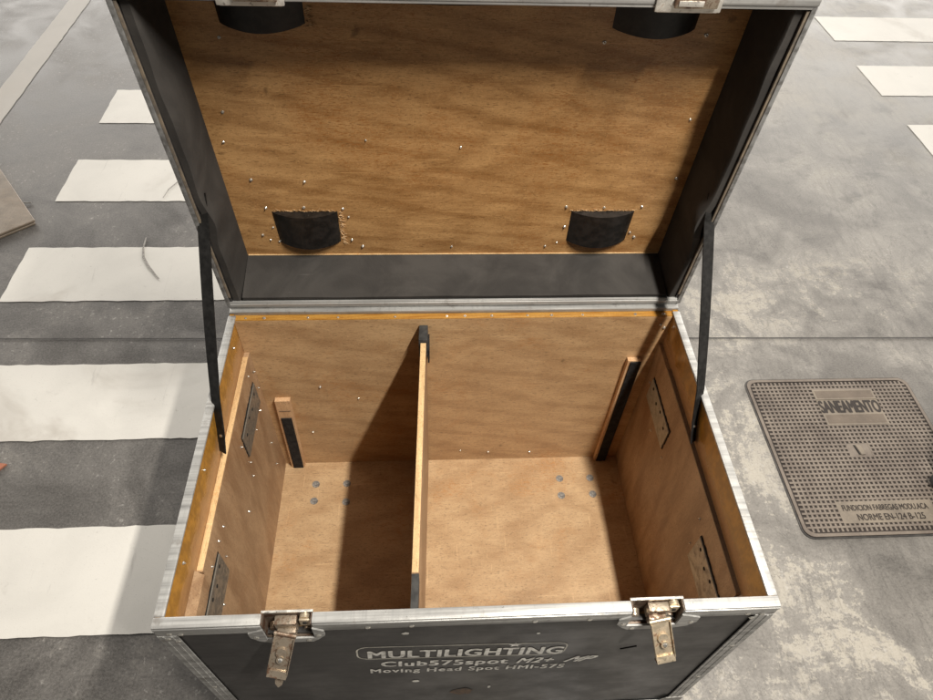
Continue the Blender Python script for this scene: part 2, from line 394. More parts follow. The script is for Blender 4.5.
# ------------------------------------------------------------------ manhole cover
def iron(name, c1, c2):
    n = NT(name, 0.6, 0.15, 0.4)
    a = n.noise(n.co, 9, 5, 0.65); b = n.noise(n.co, 120, 3, 0.7)
    c = n.mix(n.rng(a, 0.35, 0.68), c1, c2)
    c = n.mix(n.rng(b, 0.55, 0.75, 0, 0.4), c, tuple(q * 1.5 for q in c1))
    n.col(c); n.bump(b, 0.3, 0.001); return n.m
M['iron_hi'] = iron('worn_iron', (0.215, 0.180, 0.148), (0.145, 0.118, 0.098))
M['iron_lo'] = iron('grimy_iron', (0.042, 0.033, 0.028), (0.026, 0.020, 0.017))
M['iron_field'] = iron('dirt_filled_iron', (0.17, 0.135, 0.105), (0.12, 0.095, 0.075))
M['iron_plate'] = iron('worn_iron_plate', (0.25, 0.21, 0.165), (0.17, 0.143, 0.115))
mh = bpy.data.objects.new('manhole_cover', None); col.objects.link(mh)
MC = Vector((1.828, 0.731, 0)); mh.location = MC
tag(mh, 'square cast iron manhole cover with gridded top lettered for the sewer, set in the concrete', 'manhole cover')
def rrect(w, h, r, seg=6):
    out = []
    for cx, cy, a0 in ((w - r, h - r, 0), (-w + r, h - r, 90), (-w + r, -h + r, 180), (w - r, -h + r, 270)):
        for k in range(seg + 1):
            a = R(a0 + 90 * k / seg); out.append((cx + r * math.cos(a), cy + r * math.sin(a)))
    return out
H = 0.291
bm = B()
ring_o = rrect(H + 0.0050, H + 0.0050, 0.034); ring_i = rrect(H, H, 0.030)
prism(bm, [(a, b, 0.0) for a, b in ring_o], (0, 0, 0.003)); obj('seam', bm, 'joint', mh)
bm = B(); prism(bm, [(a, b, 0.001) for a, b in ring_i], (0, 0, 0.0045)); obj('cover_plate', bm, 'iron_lo', mh)
bm = B()      # raised rim
for i in range(len(ring_i)):
    a = ring_i[i]; b = ring_i[(i + 1) % len(ring_i)]
    s = (H - 0.010) / H
    q = [bm.verts.new((p[0] * k, p[1] * k, z)) for p, k in ((a, 0.999), (b, 0.999), (b, s), (a, s)) for z in (0.0045, 0.0075)]
    for f in ((1, 3, 5, 7), (0, 1, 7, 6), (2, 3, 1, 0), (4, 5, 3, 2), (6, 7, 5, 4)):
        try: bm.faces.new([q[k] for k in f])
        except ValueError: pass
obj('cover_rim', bm, 'iron_hi', mh)
plates = [(0.040, 0.171, 0.108, 0.073), (-0.010, -0.216, 0.150, 0.036), (0.0, -0.0, 0.036, 0.026)]  # cx, cy, hw, hh
bm = B(); N = 37; st = 2 * (H - 0.014) / N
def free_spans(fixed, axis):
    """intervals along the bar not covered by plates"""
    lo, hi = -H + 0.014, H - 0.014; cuts = []
    for cx, cy, hw, hh in plates:
        c, h, c2, h2 = (cy, hh, cx, hw) if axis == 0 else (cx, hw, cy, hh)
        if abs(fixed - c) < h: cuts.append((c2 - h2, c2 + h2))
    cuts.sort(); out = []; p = lo
    for a, b in cuts:
        if a > p: out.append((p, a))
        p = max(p, b)
    if hi > p: out.append((p, hi))
    return out
for k in range(1, N):
    c = -H + 0.014 + st * k; w = st * 0.21
    for a, b in free_spans(c, 0): box(bm, (a, c - w, 0.0050), (b, c + w, 0.0072), 0)
    for a, b in free_spans(c, 1): box(bm, (c - w, a, 0.0050), (c + w, b, 0.0068), 0)
gr = obj('cover_grid', bm, 'iron_hi', mh)

def text_mesh(s, mat, name, parent, place, width, height, bold=0.0, shear=0.0, depth=0.0006, spacing=1.0, z=0):
    cu = bpy.data.curves.new('t', 'FONT'); cu.body = s; cu.extrude = 0.0; cu.shear = shear
    cu.space_character = spacing; cu.resolution_u = 4
    to = bpy.data.objects.new('t', cu); col.objects.link(to)
    dg = bpy.context.evaluated_depsgraph_get(); dg.update()
    me = bpy.data.meshes.new_from_object(to.evaluated_get(dg)); bpy.data.objects.remove(to); bpy.data.curves.remove(cu)
    xs = [v.co.x for v in me.vertices]; ys = [v.co.y for v in me.vertices]
    x0, x1 = min(xs), max(xs); y1 = 0.72
    for v in me.vertices:
        v.co = place((v.co.x - x0) / (x1 - x0) * width, v.co.y / y1 * height)
    me.name = name; me.materials.clear(); me.materials.append(M[mat])
    if bold:                                   # thicken: shifted copies of the glyph faces stacked 0.05 mm apart
        bmx = bmesh.new(); bmx.from_mesh(me); base = bmx.faces[:]
        eu = place(1, 0) - place(0, 0); ev = place(0, 1) - place(0, 0); nn = eu.cross(ev).normalized()
        for i_, (a_, b_) in enumerate(((1, 0), (-1, 0), (0, 0.8), (0, -0.8), (0.7, 0.6), (-0.7, -0.6), (0.7, -0.6), (-0.7, 0.6))):
            g_ = bmesh.ops.duplicate(bmx, geom=base)
            vs_ = [q for q in g_['geom'] if isinstance(q, bmesh.types.BMVert)]
            bmesh.ops.translate(bmx, verts=vs_, vec=eu * a_ * bold * height + ev * b_ * bold * height + nn * 0.00005 * (i_ + 1))
        bmx.to_mesh(me); bmx.free()
    o = bpy.data.objects.new(name, me); col.objects.link(o); o.parent = parent
    return o
cx, cy, hw, hh = plates[0]
bm = B()
box(bm, (cx - hw, cy + hh * 0.42, 0.005), (cx + hw, cy + hh, 0.0078), 0.001)
box(bm, (cx - hw, cy - hh, 0.005), (cx + hw, cy - hh * 0.36, 0.0078), 0.001)
box(bm, (cx - hw, cy - hh * 0.36, 0.005), (cx + hw, cy + hh * 0.42, 0.0062), 0)
pl = obj('name_plate', bm, 'iron_plate', mh)
for ya, yb in ((cy + hh * 0.42, cy + hh), (cy - hh, cy - hh * 0.36)):      # sunk, dirt-filled fields of the two raised bars
    bm = B(); box(bm, (cx - hw + 0.007, ya + 0.006, 0.0077), (cx + hw - 0.007, yb - 0.006, 0.0081), 0); obj('sunk_field', bm, 'iron_field', pl)
text_mesh('SANEAMENTO', 'iron_lo', 'lettering', pl, lambda u, v: Vector((cx - hw * 0.97 + u, cy - hh * 0.31 + v, 0.0066)), hw * 1.94, 0.050, 0.045)
cx2, cy2, hw2, hh2 = plates[1]
bm = B(); box(bm, (cx2 - hw2, cy2 - hh2, 0.005), (cx2 + hw2, cy2 + hh2, 0.0072), 0.001)
pl = obj('name_plate', bm, 'iron_plate', mh)
text_mesh('FUNDICION FABREGAS MODU.ACA', 'iron_lo', 'lettering', pl, lambda u, v: Vector((cx2 - hw2 * 0.90 + u, cy2 + 0.005 + v, 0.0076)), hw2 * 1.8, 0.019, 0.03)
text_mesh('NORME EN-124 B-125', 'iron_lo', 'lettering', pl, lambda u, v: Vector((cx2 - hw2 * 0.66 + u, cy2 - 0.027 + v, 0.0076)), hw2 * 1.4, 0.021, 0.03)
bm = B()      # keyhole pocket
box(bm, (-0.036, -0.026, 0.005), (0.036, 0.026, 0.0064), 0.0008)
pk = obj('key_pocket', bm, 'iron_hi', mh)
bm = B(); prism(bm, [(-0.016, 0.019, 0.0066), (-0.010, 0.019, 0.0066), (-0.004, -0.017, 0.0066), (-0.010, -0.017, 0.0066)], (0, 0, 0.0006)); obj('key_slot', bm, 'felt', pk)
bm = B(); prism(bm, [(-0.008, 0.019, 0.0066), (0.008, 0.017, 0.0066), (0.012, -0.016, 0.0066), (-0.002, -0.018, 0.0066)], (0, 0, 0.0022)); obj('key_lug', bm, 'iron_plate', pk)

# ------------------------------------------------------------------ small things on the ground
M['panel_brown'] = wood('brown_board', (0.24, 0.19, 0.14), (0.15, 0.115, 0.08), (2, 5, 5), 7.0, rough=0.4)
bm = B(); h_ = 0.022
pts = [(-1.168, 1.891), (-1.76, 1.40), (-2.20, 2.02), (-1.60, 2.45)]
prism(bm, [(a, b, 0.012) for a, b in pts], (0, 0, 0.010)); prism(bm, [(a * 0.985 - 0.02, b * 0.99 + 0.015, 0.001) for a, b in pts], (0, 0, 0.009))
bmesh.ops.bevel(bm, geom=bm.edges[:], offset=0.002, segments=1, affect='EDGES')
o = obj('board', bm, 'panel_brown'); tag(o, 'flat brown board lying on the concrete near the crossing, its corner at the left edge', 'board')
M['terracotta'] = simple('terracotta', (0.42, 0.16, 0.09), (0.30, 0.11, 0.06), 0.7)
bm = B(); prism(bm, [(-0.955, 0.80, 0.001), (-0.90, 0.758, 0.001), (-0.852, 0.750, 0.001), (-0.868, 0.728, 0.001), (-0.93, 0.705, 0.001)], (0, 0, 0.006))
o = obj('tile_chip', bm, 'terracotta'); tag(o, 'small red terracotta chip lying between two white crossing stripes', 'tile chip')
# bent wire by the board
bm = B()
wp = [(-1.40, 2.03, 0.004), (-1.34, 2.02, 0.012), (-1.28, 2.018, 0.012), (-1.235, 2.024, 0.006)]
for a, b in zip(wp, wp[1:]): cyl(bm, a, b, 0.003, 8)
o = obj('wire', bm, 'bolt', smooth=True); tag(o, 'short piece of bare wire sticking out beside the brown board', 'wire')

# ------------------------------------------------------------------ caster kit (shared)
def caster_parts(f, parent, r=0.040, w=0.028, top=0.11, parts=True):
    bm = B(); box(bm, (-0.045, -0.045, top - 0.004), (0.045, 0.045, top), 0.001, f)
    cyl(bm, (0, 0, top - 0.014), (0, 0, top - 0.004), 0.026, 20, None, f); a = obj('mounting_plate', bm, 'bolt', parent, True)
    bm = B()
    for s in (-1, 1):
        prism(bm, [(s * 0.020, -0.022, top - 0.014), (s * 0.020, 0.026, top - 0.014), (s * 0.020, 0.034, r - 0.010), (s * 0.020, 0.012, r - 0.012)], (s * 0.003, 0, 0), f)
    box(bm, (-0.024, -0.022, top - 0.016), (0.024, 0.026, top - 0.0138), 0.0005, f)
    b = obj('fork', bm, 'bolt', parent)
    bm = B(); cyl(bm, (-w / 2, 0.022, r), (w / 2, 0.022, r), r, 32, None, f, 0.004); c = obj('wheel', bm, 'rubber', parent, True)
    bm = B(); cyl(bm, (-0.027, 0.022, r), (0.027, 0.022, r), 0.007, 12, None, f); obj('axle', bm, 'zinc', c, True)

# ------------------------------------------------------------------ THE CASE
root = bpy.data.objects.new('flight_case', None); col.objects.link(root); root.location = ROOT
tag(root, 'open black flight case with bare plywood inside and silver edges, lid raised, on concrete', 'flight case')
FZ = -0.61; BZ = -0.64
LATCH = [(0.150, 0.254), (0.745, 0.858)]        # gaps in the front rim
GAP = [(0.165, 0.244), (0.756, 0.842)]
# front panel with two notches for the latches
bm = B()
box(bm, (0.001, 0.002, BZ), (0.999, 0.011, -0.050), 0.0005, case)
xs = [0.001, GAP[0][0], GAP[0][1], GAP[1][0], GAP[1][1], 0.999]
for a, b in ((xs[0], xs[1]), (xs[2], xs[3]), (xs[4], xs[5])): box(bm, (a, 0.002, -0.0502), (b, 0.011, -0.002), 0, case)
front = obj('front_panel', bm, 'black', root)
bm = B(); box(bm, (0.011, 0.0112, FZ), (0.989, 0.020, -0.056), 0.0005, case)
obj('liner_panel', bm, 'wood_back', root)
bm = B(); box(bm, (0.001, D - 0.010, BZ), (0.999, D - 0.001, -0.002), 0.0005, case); obj('back_panel', bm, 'wood_back_wall', root)
for s in (0, 1):
    a, b = (0.001, 0.010) if s == 0 else (0.9868, 0.999)
    bm = B(); box(bm, (a, 0.0112, BZ), (b, D - 0.0102, -0.002), 0.0005, case); obj('side_panel', bm, 'wood_side_wall', root)
    # outer black skin
    a, b = (0.0000, 0.00095) if s == 0 else (0.99905, 1.0)
    bm = B(); box(bm, (a, 0.002, BZ), (b, D - 0.002, -0.002), 0, case); obj('outer_skin', bm, 'black', root)
bm = B(); box(bm, (0.002, D - 0.00095, BZ), (0.998, D, -0.002), 0, case); obj('outer_skin', bm, 'black', root)
bm = B(); box(bm, (0.0102, 0.0112, BZ + 0.001), (0.9898, D - 0.0102, FZ), 0, case); floor = obj('floor_panel', bm, 'wood_floor', root)
# back liner
bm = B(); box(bm, (0.0105, 0.650, FZ + 0.0003), (0.9895, D - 0.0103, -0.0085), 0.0003, case); bl_ = obj('liner_panel', bm, 'wood_back', root)
bm = B(); box(bm, (0.0107, 0.6502, -0.0083), (0.9893, D - 0.0105, -0.0062), 0.0005, case); obj('liner_edge', bm, 'glue', bl_)
# side liners, with a sloping filler at the front end
def side_liner(s, y0, y1, ztop):
    X = (lambda v: v) if s == 0 else (lambda v: 1 - v)
    bm = B()
    prism(bm, [(X(0.0103), 0.0205, FZ + 0.0004), (X(0.0103), 0.6495 if s == 0 else 0.6495, FZ + 0.0004), (X(0.0103), 0.6495, ztop - 0.002), (X(0.0103), y0, ztop), (X(0.0103), y0, ztop - 0.012), (X(0.0103), 0.0205, ztop - 0.012)],
          (0.0117 if s == 0 else -0.0117, 0, 0), case)
    o = obj('liner_panel', bm, 'wood_side', root)
    bm = B()
    box(bm, (min(X(0.0106), X(0.0218)), y0 + 0.002, ztop - 0.001), (max(X(0.0106), X(0.0218)), y1, ztop + 0.002), 0.0004, case)
    obj('liner_edge', bm, 'ply_edge' if s == 0 else 'batten_dark', o)
    bm = B()
    prism(bm, [(X(0.0103), 0.0206, ztop - 0.0118), (X(0.0103), 0.0206, ztop + 0.010), (X(0.0222), 0.0206, ztop - 0.0118)], (0, y0 - 0.022, 0), case)
    obj('filler_strip', bm, 'wood_side', o)
    return o
M['batten_dark'] = wood('dark_ply_edge', (0.26, 0.18, 0.115), (0.14, 0.09, 0.058), (6, 1.4, 40), 3.3)
lin = [side_liner(0, 0.133, 0.633, -0.112), side_liner(1, 0.055, 0.569, -0.100)]

# recessed handle dishes seen from inside: bent plates standing a little proud of the liner
def handle_plate(parent, s, y0, y1, z0, z1, mat):
    X = (lambda v: v) if s == 0 else (lambda v: 1 - v)
    bm = B()                                            # ragged saw-cut hole round the plate
    pts = []
    n = 40
    per = [(y0 - 0.002, z0 - 0.002), (y1 + 0.002, z0 - 0.002), (y1 + 0.002, z1 + 0.004), (y0 - 0.002, z1 + 0.004)]
    for i in range(4):
        a = per[i]; b = per[(i + 1) % 4]; m = int(math.dist(a, b) / 0.006)
        for k in range(m):
            t = k / m; r = random.uniform(-0.0022, 0.0022) if k else 0
            pts.append((X(0.0224), a[0] + (b[0] - a[0]) * t + r, a[1] + (b[1] - a[1]) * t + r))
    prism(bm, pts, (0.0004 if s == 0 else -0.0004, 0, 0), case); h = obj('cut_out', bm, 'felt', parent)
    bm = B()
    box(bm, (min(X(0.0232), X(0.0262)), y0, z0), (max(X(0.0232), X(0.0262)), y1, z1), 0.001, case)
    p = obj('handle_dish', bm, mat, parent)
    for k, t in enumerate((0.16, 0.42, 0.62, 0.86)):
        bm = B(); y = y0 + (y1 - y0) * t; z = z1 - (0.013 if k % 2 else 0.022)
        cyl(bm, (X(0.0258), y, z), (X(0.0268), y, z), 0.004, 12, None, case); h = obj('rivet_hole', bm, 'felt', root); h.parent = root
    for t in (0.05, 0.5, 0.95):
        pass
handle_plate(lin[0], 0, 0.457, 0.609, -0.252, -0.178, 'handle_dark')
handle_plate(lin[0], 0, 0.048, 0.193, -0.256, -0.172, 'handle_dark')
handle_plate(lin[1], 1, 0.454, 0.607, -0.252, -0.182, 'handle')
handle_plate(lin[1], 1, 0.050, 0.198, -0.262, -0.174, 'handle')

# divider: leans a little to the left towards the front
def dsh(c): 
    t = (c.y - 0.0205) / 0.629
    return Vector((c.x + (t - 0.5) * 0.020, c.y, c.z))
bm = B(); box(bm, (0.4070, 0.0207, FZ + 0.0005), (0.4195, 0.6493, -0.036), 0.0008, case, dsh); div = obj('divider', bm, 'wood_side', root)
bm = B(); box(bm, (0.4075, 0.088, -0.0358), (0.4190, 0.602, -0.0335), 0.0006, case, dsh); obj('divider_edge', bm, 'ply_edge', div)
bm = B(); box(bm, (0.4030, 0.604, -0.085), (0.4228, 0.6490, -0.026), 0.002, case, dsh); obj('end_cap', bm, 'cap', div, True)
bm = B(); box(bm, (0.4075, 0.0212, -0.075), (0.4200, 0.086, -0.0325), 0.001, case, dsh); obj('end_cap', bm, 'cap', div, True)
bm = B()
prism(bm, [(0.4230, 0.605, -0.062), (0.4230, 0.647, -0.055), (0.4230, 0.647, -0.13), (0.4230, 0.630, -0.135), (0.4230, 0.608, -0.11)], (0.0030, 0, 0), lambda p: case(dsh(p)))
obj('felt_flap', bm, 'felt', div)

# upright battens with felt on the back wall
def batten(xa, xb, xfa, xfb, zt, zf, lean):
    def sh(c):
        t = (c.z - FZ) / (zt - FZ); return Vector((c.x + lean * t, c.y, c.z))
    bm = B(); box(bm, (xa, 0.637, FZ + 0.0006), (xb, 0.6498, zt), 0.0008, case, sh); o = obj('batten', bm, 'batten', root)
    bm = B(); box(bm, (xfa, 0.6335, FZ + 0.0012), (xfb, 0.6368, zf), 0.0008, case, sh); obj('felt_strip', bm, 'felt', o)
batten(0.040, 0.078, 0.046, 0.073, -0.290, -0.362, 0.008)
bm = B(); box(bm, (0.0535, 0.6352, -0.332), (0.081, 0.6368, -0.330), 0, case); obj('tape_line', bm, 'batten_dark', root)
batten(0.912, 0.944, 0.918, 0.9445, -0.150, -0.153, 0.0)

# floor bolts of the casters, then the casters under the floor
bm = B()
cyl(bm, (0, 0, 0), (0, 0, 0.0016), 0.0105, 20); cyl(bm, (0, 0, 0.0016), (0, 0, 0.0042), 0.0045, 6)
bolt = obj('bolt', bm, 'bolt', floor, True)
pos = []
for cx_ in (0.1565, 0.8465):
    for cy_ in (0.553, 0.105):
        for sx in (-0.045, 0.045):
            for sy in (-0.027, 0.027):
                pos.append(case((cx_ + sx + random.uniform(-.003, .003), cy_ + sy + random.uniform(-.003, .003), FZ)))
stamp(bolt, pos, floor)
for cx_ in (0.12, 0.88):
    for cy_ in (0.56, 0.11):
        cm = bpy.data.objects.new('caster', None); col.objects.link(cm); cm.parent = root
        cm.location = (cx_ - ROOT.x, cy_ - ROOT.y, 0)
        caster_parts(None, cm, 0.040, 0.028, 0.1095)

# --- aluminium edging of the case
def extr(bm, lo, hi, f=case, b=0.0012): box(bm, lo, hi, b, f)
bm = B()
t = 0.0016
def rim_front(bm, x0, x1):
    extr(bm, (x0, -t, -0.0055), (x1, 0.0165, 0.0), case, 0.0022)            # top bead
    extr(bm, (x0 + 0.0003, -0.0032, -0.0125), (x1 - 0.0003, 0.0022, -0.0048), case, 0.0024)
    extr(bm, (x0, -t, -0.036), (x1, 0.0019, -0.0053), case, 0.0006)             # front flange
for a, b in ((-t, GAP[0][0]), (GAP[0][1], GAP[1][0]), (GAP[1][1], 1 + t)): rim_front(bm, a, b)
obj('rim_extrusion', bm, 'alu', root, True)
bm = B()
extr(bm, (0, D - 0.0110, -0.006), (1, D + t, -0.0003), case, 0.0018); extr(bm, (0, D, -0.036), (1, D + t, -0.006), case, 0.0006)
obj('rim_extrusion', bm, 'alu', root, True)
for s in (0, 1):
    X = (lambda v: v) if s == 0 else (lambda v: 1 - v)
    bm = B()
    def e2(a, b, y0, y1, z0, z1, bv): extr(bm, (min(X(a), X(b)), y0, z0), (max(X(a), X(b)), y1, z1), case, bv)
    e2(-t, 0.0150, 0.0166, D - 0.0166, -0.0060, -0.0002, 0.0022); e2(-0.003, 0.003, 0.0168, D - 0.0168, -0.0125, -0.005, 0.0022)
    e2(-t, -0.0001, 0.0168, D - 0.0168, -0.036, -0.0056, 0.0006)
    obj('rim_extrusion', bm, 'alu', root, True)
# vertical corner angles + bottom angles
for sx in (0, 1):
    X = (lambda v: v) if sx == 0 else (lambda v: 1 - v)
    for sy in (0, 1):
        Yf = (lambda v: v) if sy == 0 else (lambda v: D - v)
        bm = B()
        prism(bm, [(X(-0.0022), Yf(-0.0022), -0.0362), (X(0.029), Yf(-0.0022), -0.0362), (X(0.029), Yf(-0.0002), -0.0362), (X(-0.0002), Yf(-0.0002), -0.0362), (X(-0.0002), Yf(0.029), -0.0362), (X(-0.0022), Yf(0.029), -0.0362)], (0, 0, -0.598), case)
        for k in (0.006, 0.019):   # pressed ribs
            prism(bm, [(X(k), Yf(-0.0030), -0.038), (X(k + 0.003), Yf(-0.0030), -0.038), (X(k + 0.003), Yf(-0.0021), -0.038), (X(k), Yf(-0.0021), -0.038)], (0, 0, -0.594), case)
        obj('corner_angle', bm, 'alu', root)
        # corner brace at the bottom
        bm = B()
        prism(bm, [(X(-0.004), Yf(-0.004), -0.640), (X(0.060), Yf(-0.004), -0.640), (X(0.055), Yf(-0.004), -0.615), (X(0.034), Yf(-0.004), -0.585), (X(-0.004), Yf(-0.004), -0.580)], (0, 0.0016 if sy == 0 else -0.0016, 0), case)
        prism(bm, [(X(-0.004), Yf(-0.0024), -0.640), (X(-0.004), Yf(0.060), -0.640), (X(-0.004), Yf(0.034), -0.585), (X(-0.004), Yf(-0.0024), -0.580)], (0.0016 if sx == 0 else -0.0016, 0, 0), case)
        obj('corner_brace', bm, 'bolt', root)
bm = B()
extr(bm, (0.03, -0.0018, BZ - 0.001), (0.97, -0.0001, BZ + 0.028), case, 0.0005); extr(bm, (0.03, D + 0.0001, BZ - 0.001), (0.97, D + 0.0018, BZ + 0.028), case, 0.0005)
extr(bm, (0.001, 0.001, BZ - 0.0012), (0.999, D - 0.001, BZ - 0.0001), case, 0)
obj('base_edging', bm, 'alu', root)
# joint line between rim bead and corner
bm = B()
cyl(bm, (0, 0, 0), (0, 0, 0.0016), 0.0048, 14, 0.0034)
rv = obj('rivet', bm, 'zinc', root, True)
rv.rotation_euler = (R(90), 0, 0)
RV = [(0.012, -0.0022, -0.047), (0.024, -0.0022, -0.060), (0.036, -0.0016, -0.030), (0.020, -0.0022, -0.024),
      (0.980, -0.0022, -0.030), (0.968, -0.0022, -0.047), (0.955, -0.0018, -0.028), (0.012, -0.0022, -0.34), (0.988, -0.0022, -0.20), (0.988, -0.0022, -0.41),
      (0.40, -0.0018, -0.028), (0.60, -0.0018, -0.028), (0.33, -0.0018, -0.028), (0.69, -0.0018, -0.028)]
stamp(rv, [case(p) for p in RV], root)

# --- screws showing on the inside (bright bent tips)
bm = B()
cyl(bm, (0, 0, 0), (0, 0, 0.0022), 0.0042, 12, 0.0030); cyl(bm, (0, 0, 0.0022), (0.0004, 0.0006, 0.0055), 0.0019, 8, 0.0009)
screw = obj('screw', bm, 'zinc', root, True)
def put_screw(p, nrm, parent, first=[True]):
    o = screw if first[0] else screw.copy()
    if not first[0]: col.objects.link(o)
    first[0] = False
    o.parent = parent; o.location = p
    o.rotation_euler = (Vector(nrm) + Vector([random.uniform(-.25, .25) for _ in range(3)])).to_track_quat('Z', 'Y').to_euler()
    s = random.uniform(0.6, 1.0); o.scale = (s, s, s)
for x in (0.035, 0.075, 0.17, 0.235, 0.36, 0.475, 0.515, 0.575, 0.655, 0.71, 0.78, 0.90, 0.965):
    put_screw(case((x, 0.656, -0.0064)), (0, -0.3, 1), root)
for y, z in ((0.633, -0.165), (0.60, -0.14), (0.632, -0.225), (0.44, -0.185), (0.455, -0.275), (0.44, -0.31), (0.54, -0.268), (0.60, -0.275), (0.25, -0.175), (0.215, -0.165), (0.21, -0.225), (0.13, -0.27), (0.16, -0.155), (0.60, -0.42), (0.585, -0.50), (0.36, -0.33), (0.12, -0.56)):
    put_screw(case((0.0222, y, z)), (1, 0, 0), lin[0])
for y, z in ((0.62, -0.215), (0.53, -0.29), (0.44, -0.27), (0.215, -0.24), (0.23, -0.16)):
    put_screw(case((0.9778, y, z)), (-1, 0, 0), lin[1])
for x, z in ((0.165, -0.25), (0.12, -0.45), (0.255, -0.30), (0.60, -0.57), (0.72, -0.575), (0.52, -0.56), (0.965, -0.035), (0.975, -0.045)):
    put_screw(case((x, 0.6496, z)), (0, -1, 0), root)
for y in (0.60, 0.30, 0.12):
    put_screw(case((0.0103, y, -0.04)), (1, 0, 0), root)

# --- front lettering (slightly out of level)
TR = R(-2.3)
def fplace(x0, z0):
    def g(u, v):
        return case((x0 + u * math.cos(TR) - v * math.sin(TR), -0.0006, z0 + u * math.sin(TR) + v * math.cos(TR)))
    # rim coords: y slightly in front of the panel face (0.002)
    return g
def fp2(x0, z0):
    g = fplace(x0, z0); return lambda u, v: g(u, v) + Vector((0, 0.0019, 0))
text_mesh('MULTILIGHTING', 'paint', 'lettering', front, fp2(0.318, -0.2065), 0.352, 0.041, 0.045, spacing=1.08)
text_mesh('Club575spot', 'paint', 'lettering', front, fp2(0.338, -0.262), 0.236, 0.031, 0.045, spacing=1.1)
text_mesh('M2+', 'paint', 'lettering', front, fp2(0.592, -0.2725), 0.070, 0.031, 0.035, 0.35, spacing=1.1)
text_mesh('MP', 'paint', 'lettering', front, fp2(0.684, -0.276), 0.060, 0.034, 0.035, 0.9)
text_mesh('Moving Head Spot HMI-575', 'paint', 'lettering', front, fp2(0.315, -0.302), 0.373, 0.025, 0.035, spacing=1.15)
def ring_line(pts, w, mat, name, parent, closed=True):
    bm = B(); n = len(pts); L = []
    for i, p in enumerate(pts):
        a = Vector(pts[i - 1 if closed or i else 0]); b = Vector(pts[(i + 1) % n if closed else min(n - 1, i + 1)])
        d = (b - a).normalized(); g = fp2(0, 0)
        L.append((bm.verts.new(g(p[0] - d.y * w, p[1] + d.x * w)), bm.verts.new(g(p[0] + d.y * w, p[1] - d.x * w))))
    for i in range(n if closed else n - 1): bm.faces.new((L[i][0], L[(i + 1) % n][0], L[(i + 1) % n][1], L[i][1]))
    return obj(name, bm, mat, parent)
fx0, fz0 = 0.315, -0.2105
fr = rrect(0.188, 0.0345, 0.021, 5)
ring_line([(a + 0.4945, b - 0.165) for a, b in fr], 0.0015, 'line', 'logo_frame', front)
bm = B(); g = fp2(0, 0)                      # little star over the i
star = []
for k in range(10):
    a = R(90 + 36 * k); r_ = 0.013 if k % 2 == 0 else 0.0055
    star.append(g(0.586 + r_ * math.cos(a), -0.1375 + r_ * math.sin(a)))
bm.faces.new([bm.verts.new(p) for p in star]); obj('star', bm, 'paint', front)
for x, z, sx, sz in ((0.389, -0.075, 0.008, 0.009), (0.399, -0.372, 0.009, 0.010), (0.615, -0.10, 0.004, 0.005), (0.55, -0.44, 0.004, 0.012)):
    bm = B(); bm.faces.new([bm.verts.new(case((x + sx * math.cos(R(a)) * random.uniform(.6, 1), 0.0011, z + sz * math.sin(R(a)) * random.uniform(.6, 1)))) for a in range(0, 360, 45)])
    obj('paint_chip', bm, 'paint', front)
M['scuff'] = simple('bare_wood_scuff', (0.16, 0.095, 0.055), (0.05, 0.04, 0.035), 0.7, 0, 90)
bm = B(); bm.faces.new([bm.verts.new(case((0.492 + 0.028 * math.cos(R(a)) * random.uniform(.7, 1), 0.0011, -0.47 + 0.03 * math.sin(R(a)) * random.uniform(.6, 1)))) for a in range(0, 360, 24)])
obj('scuff', bm, 'scuff', front)

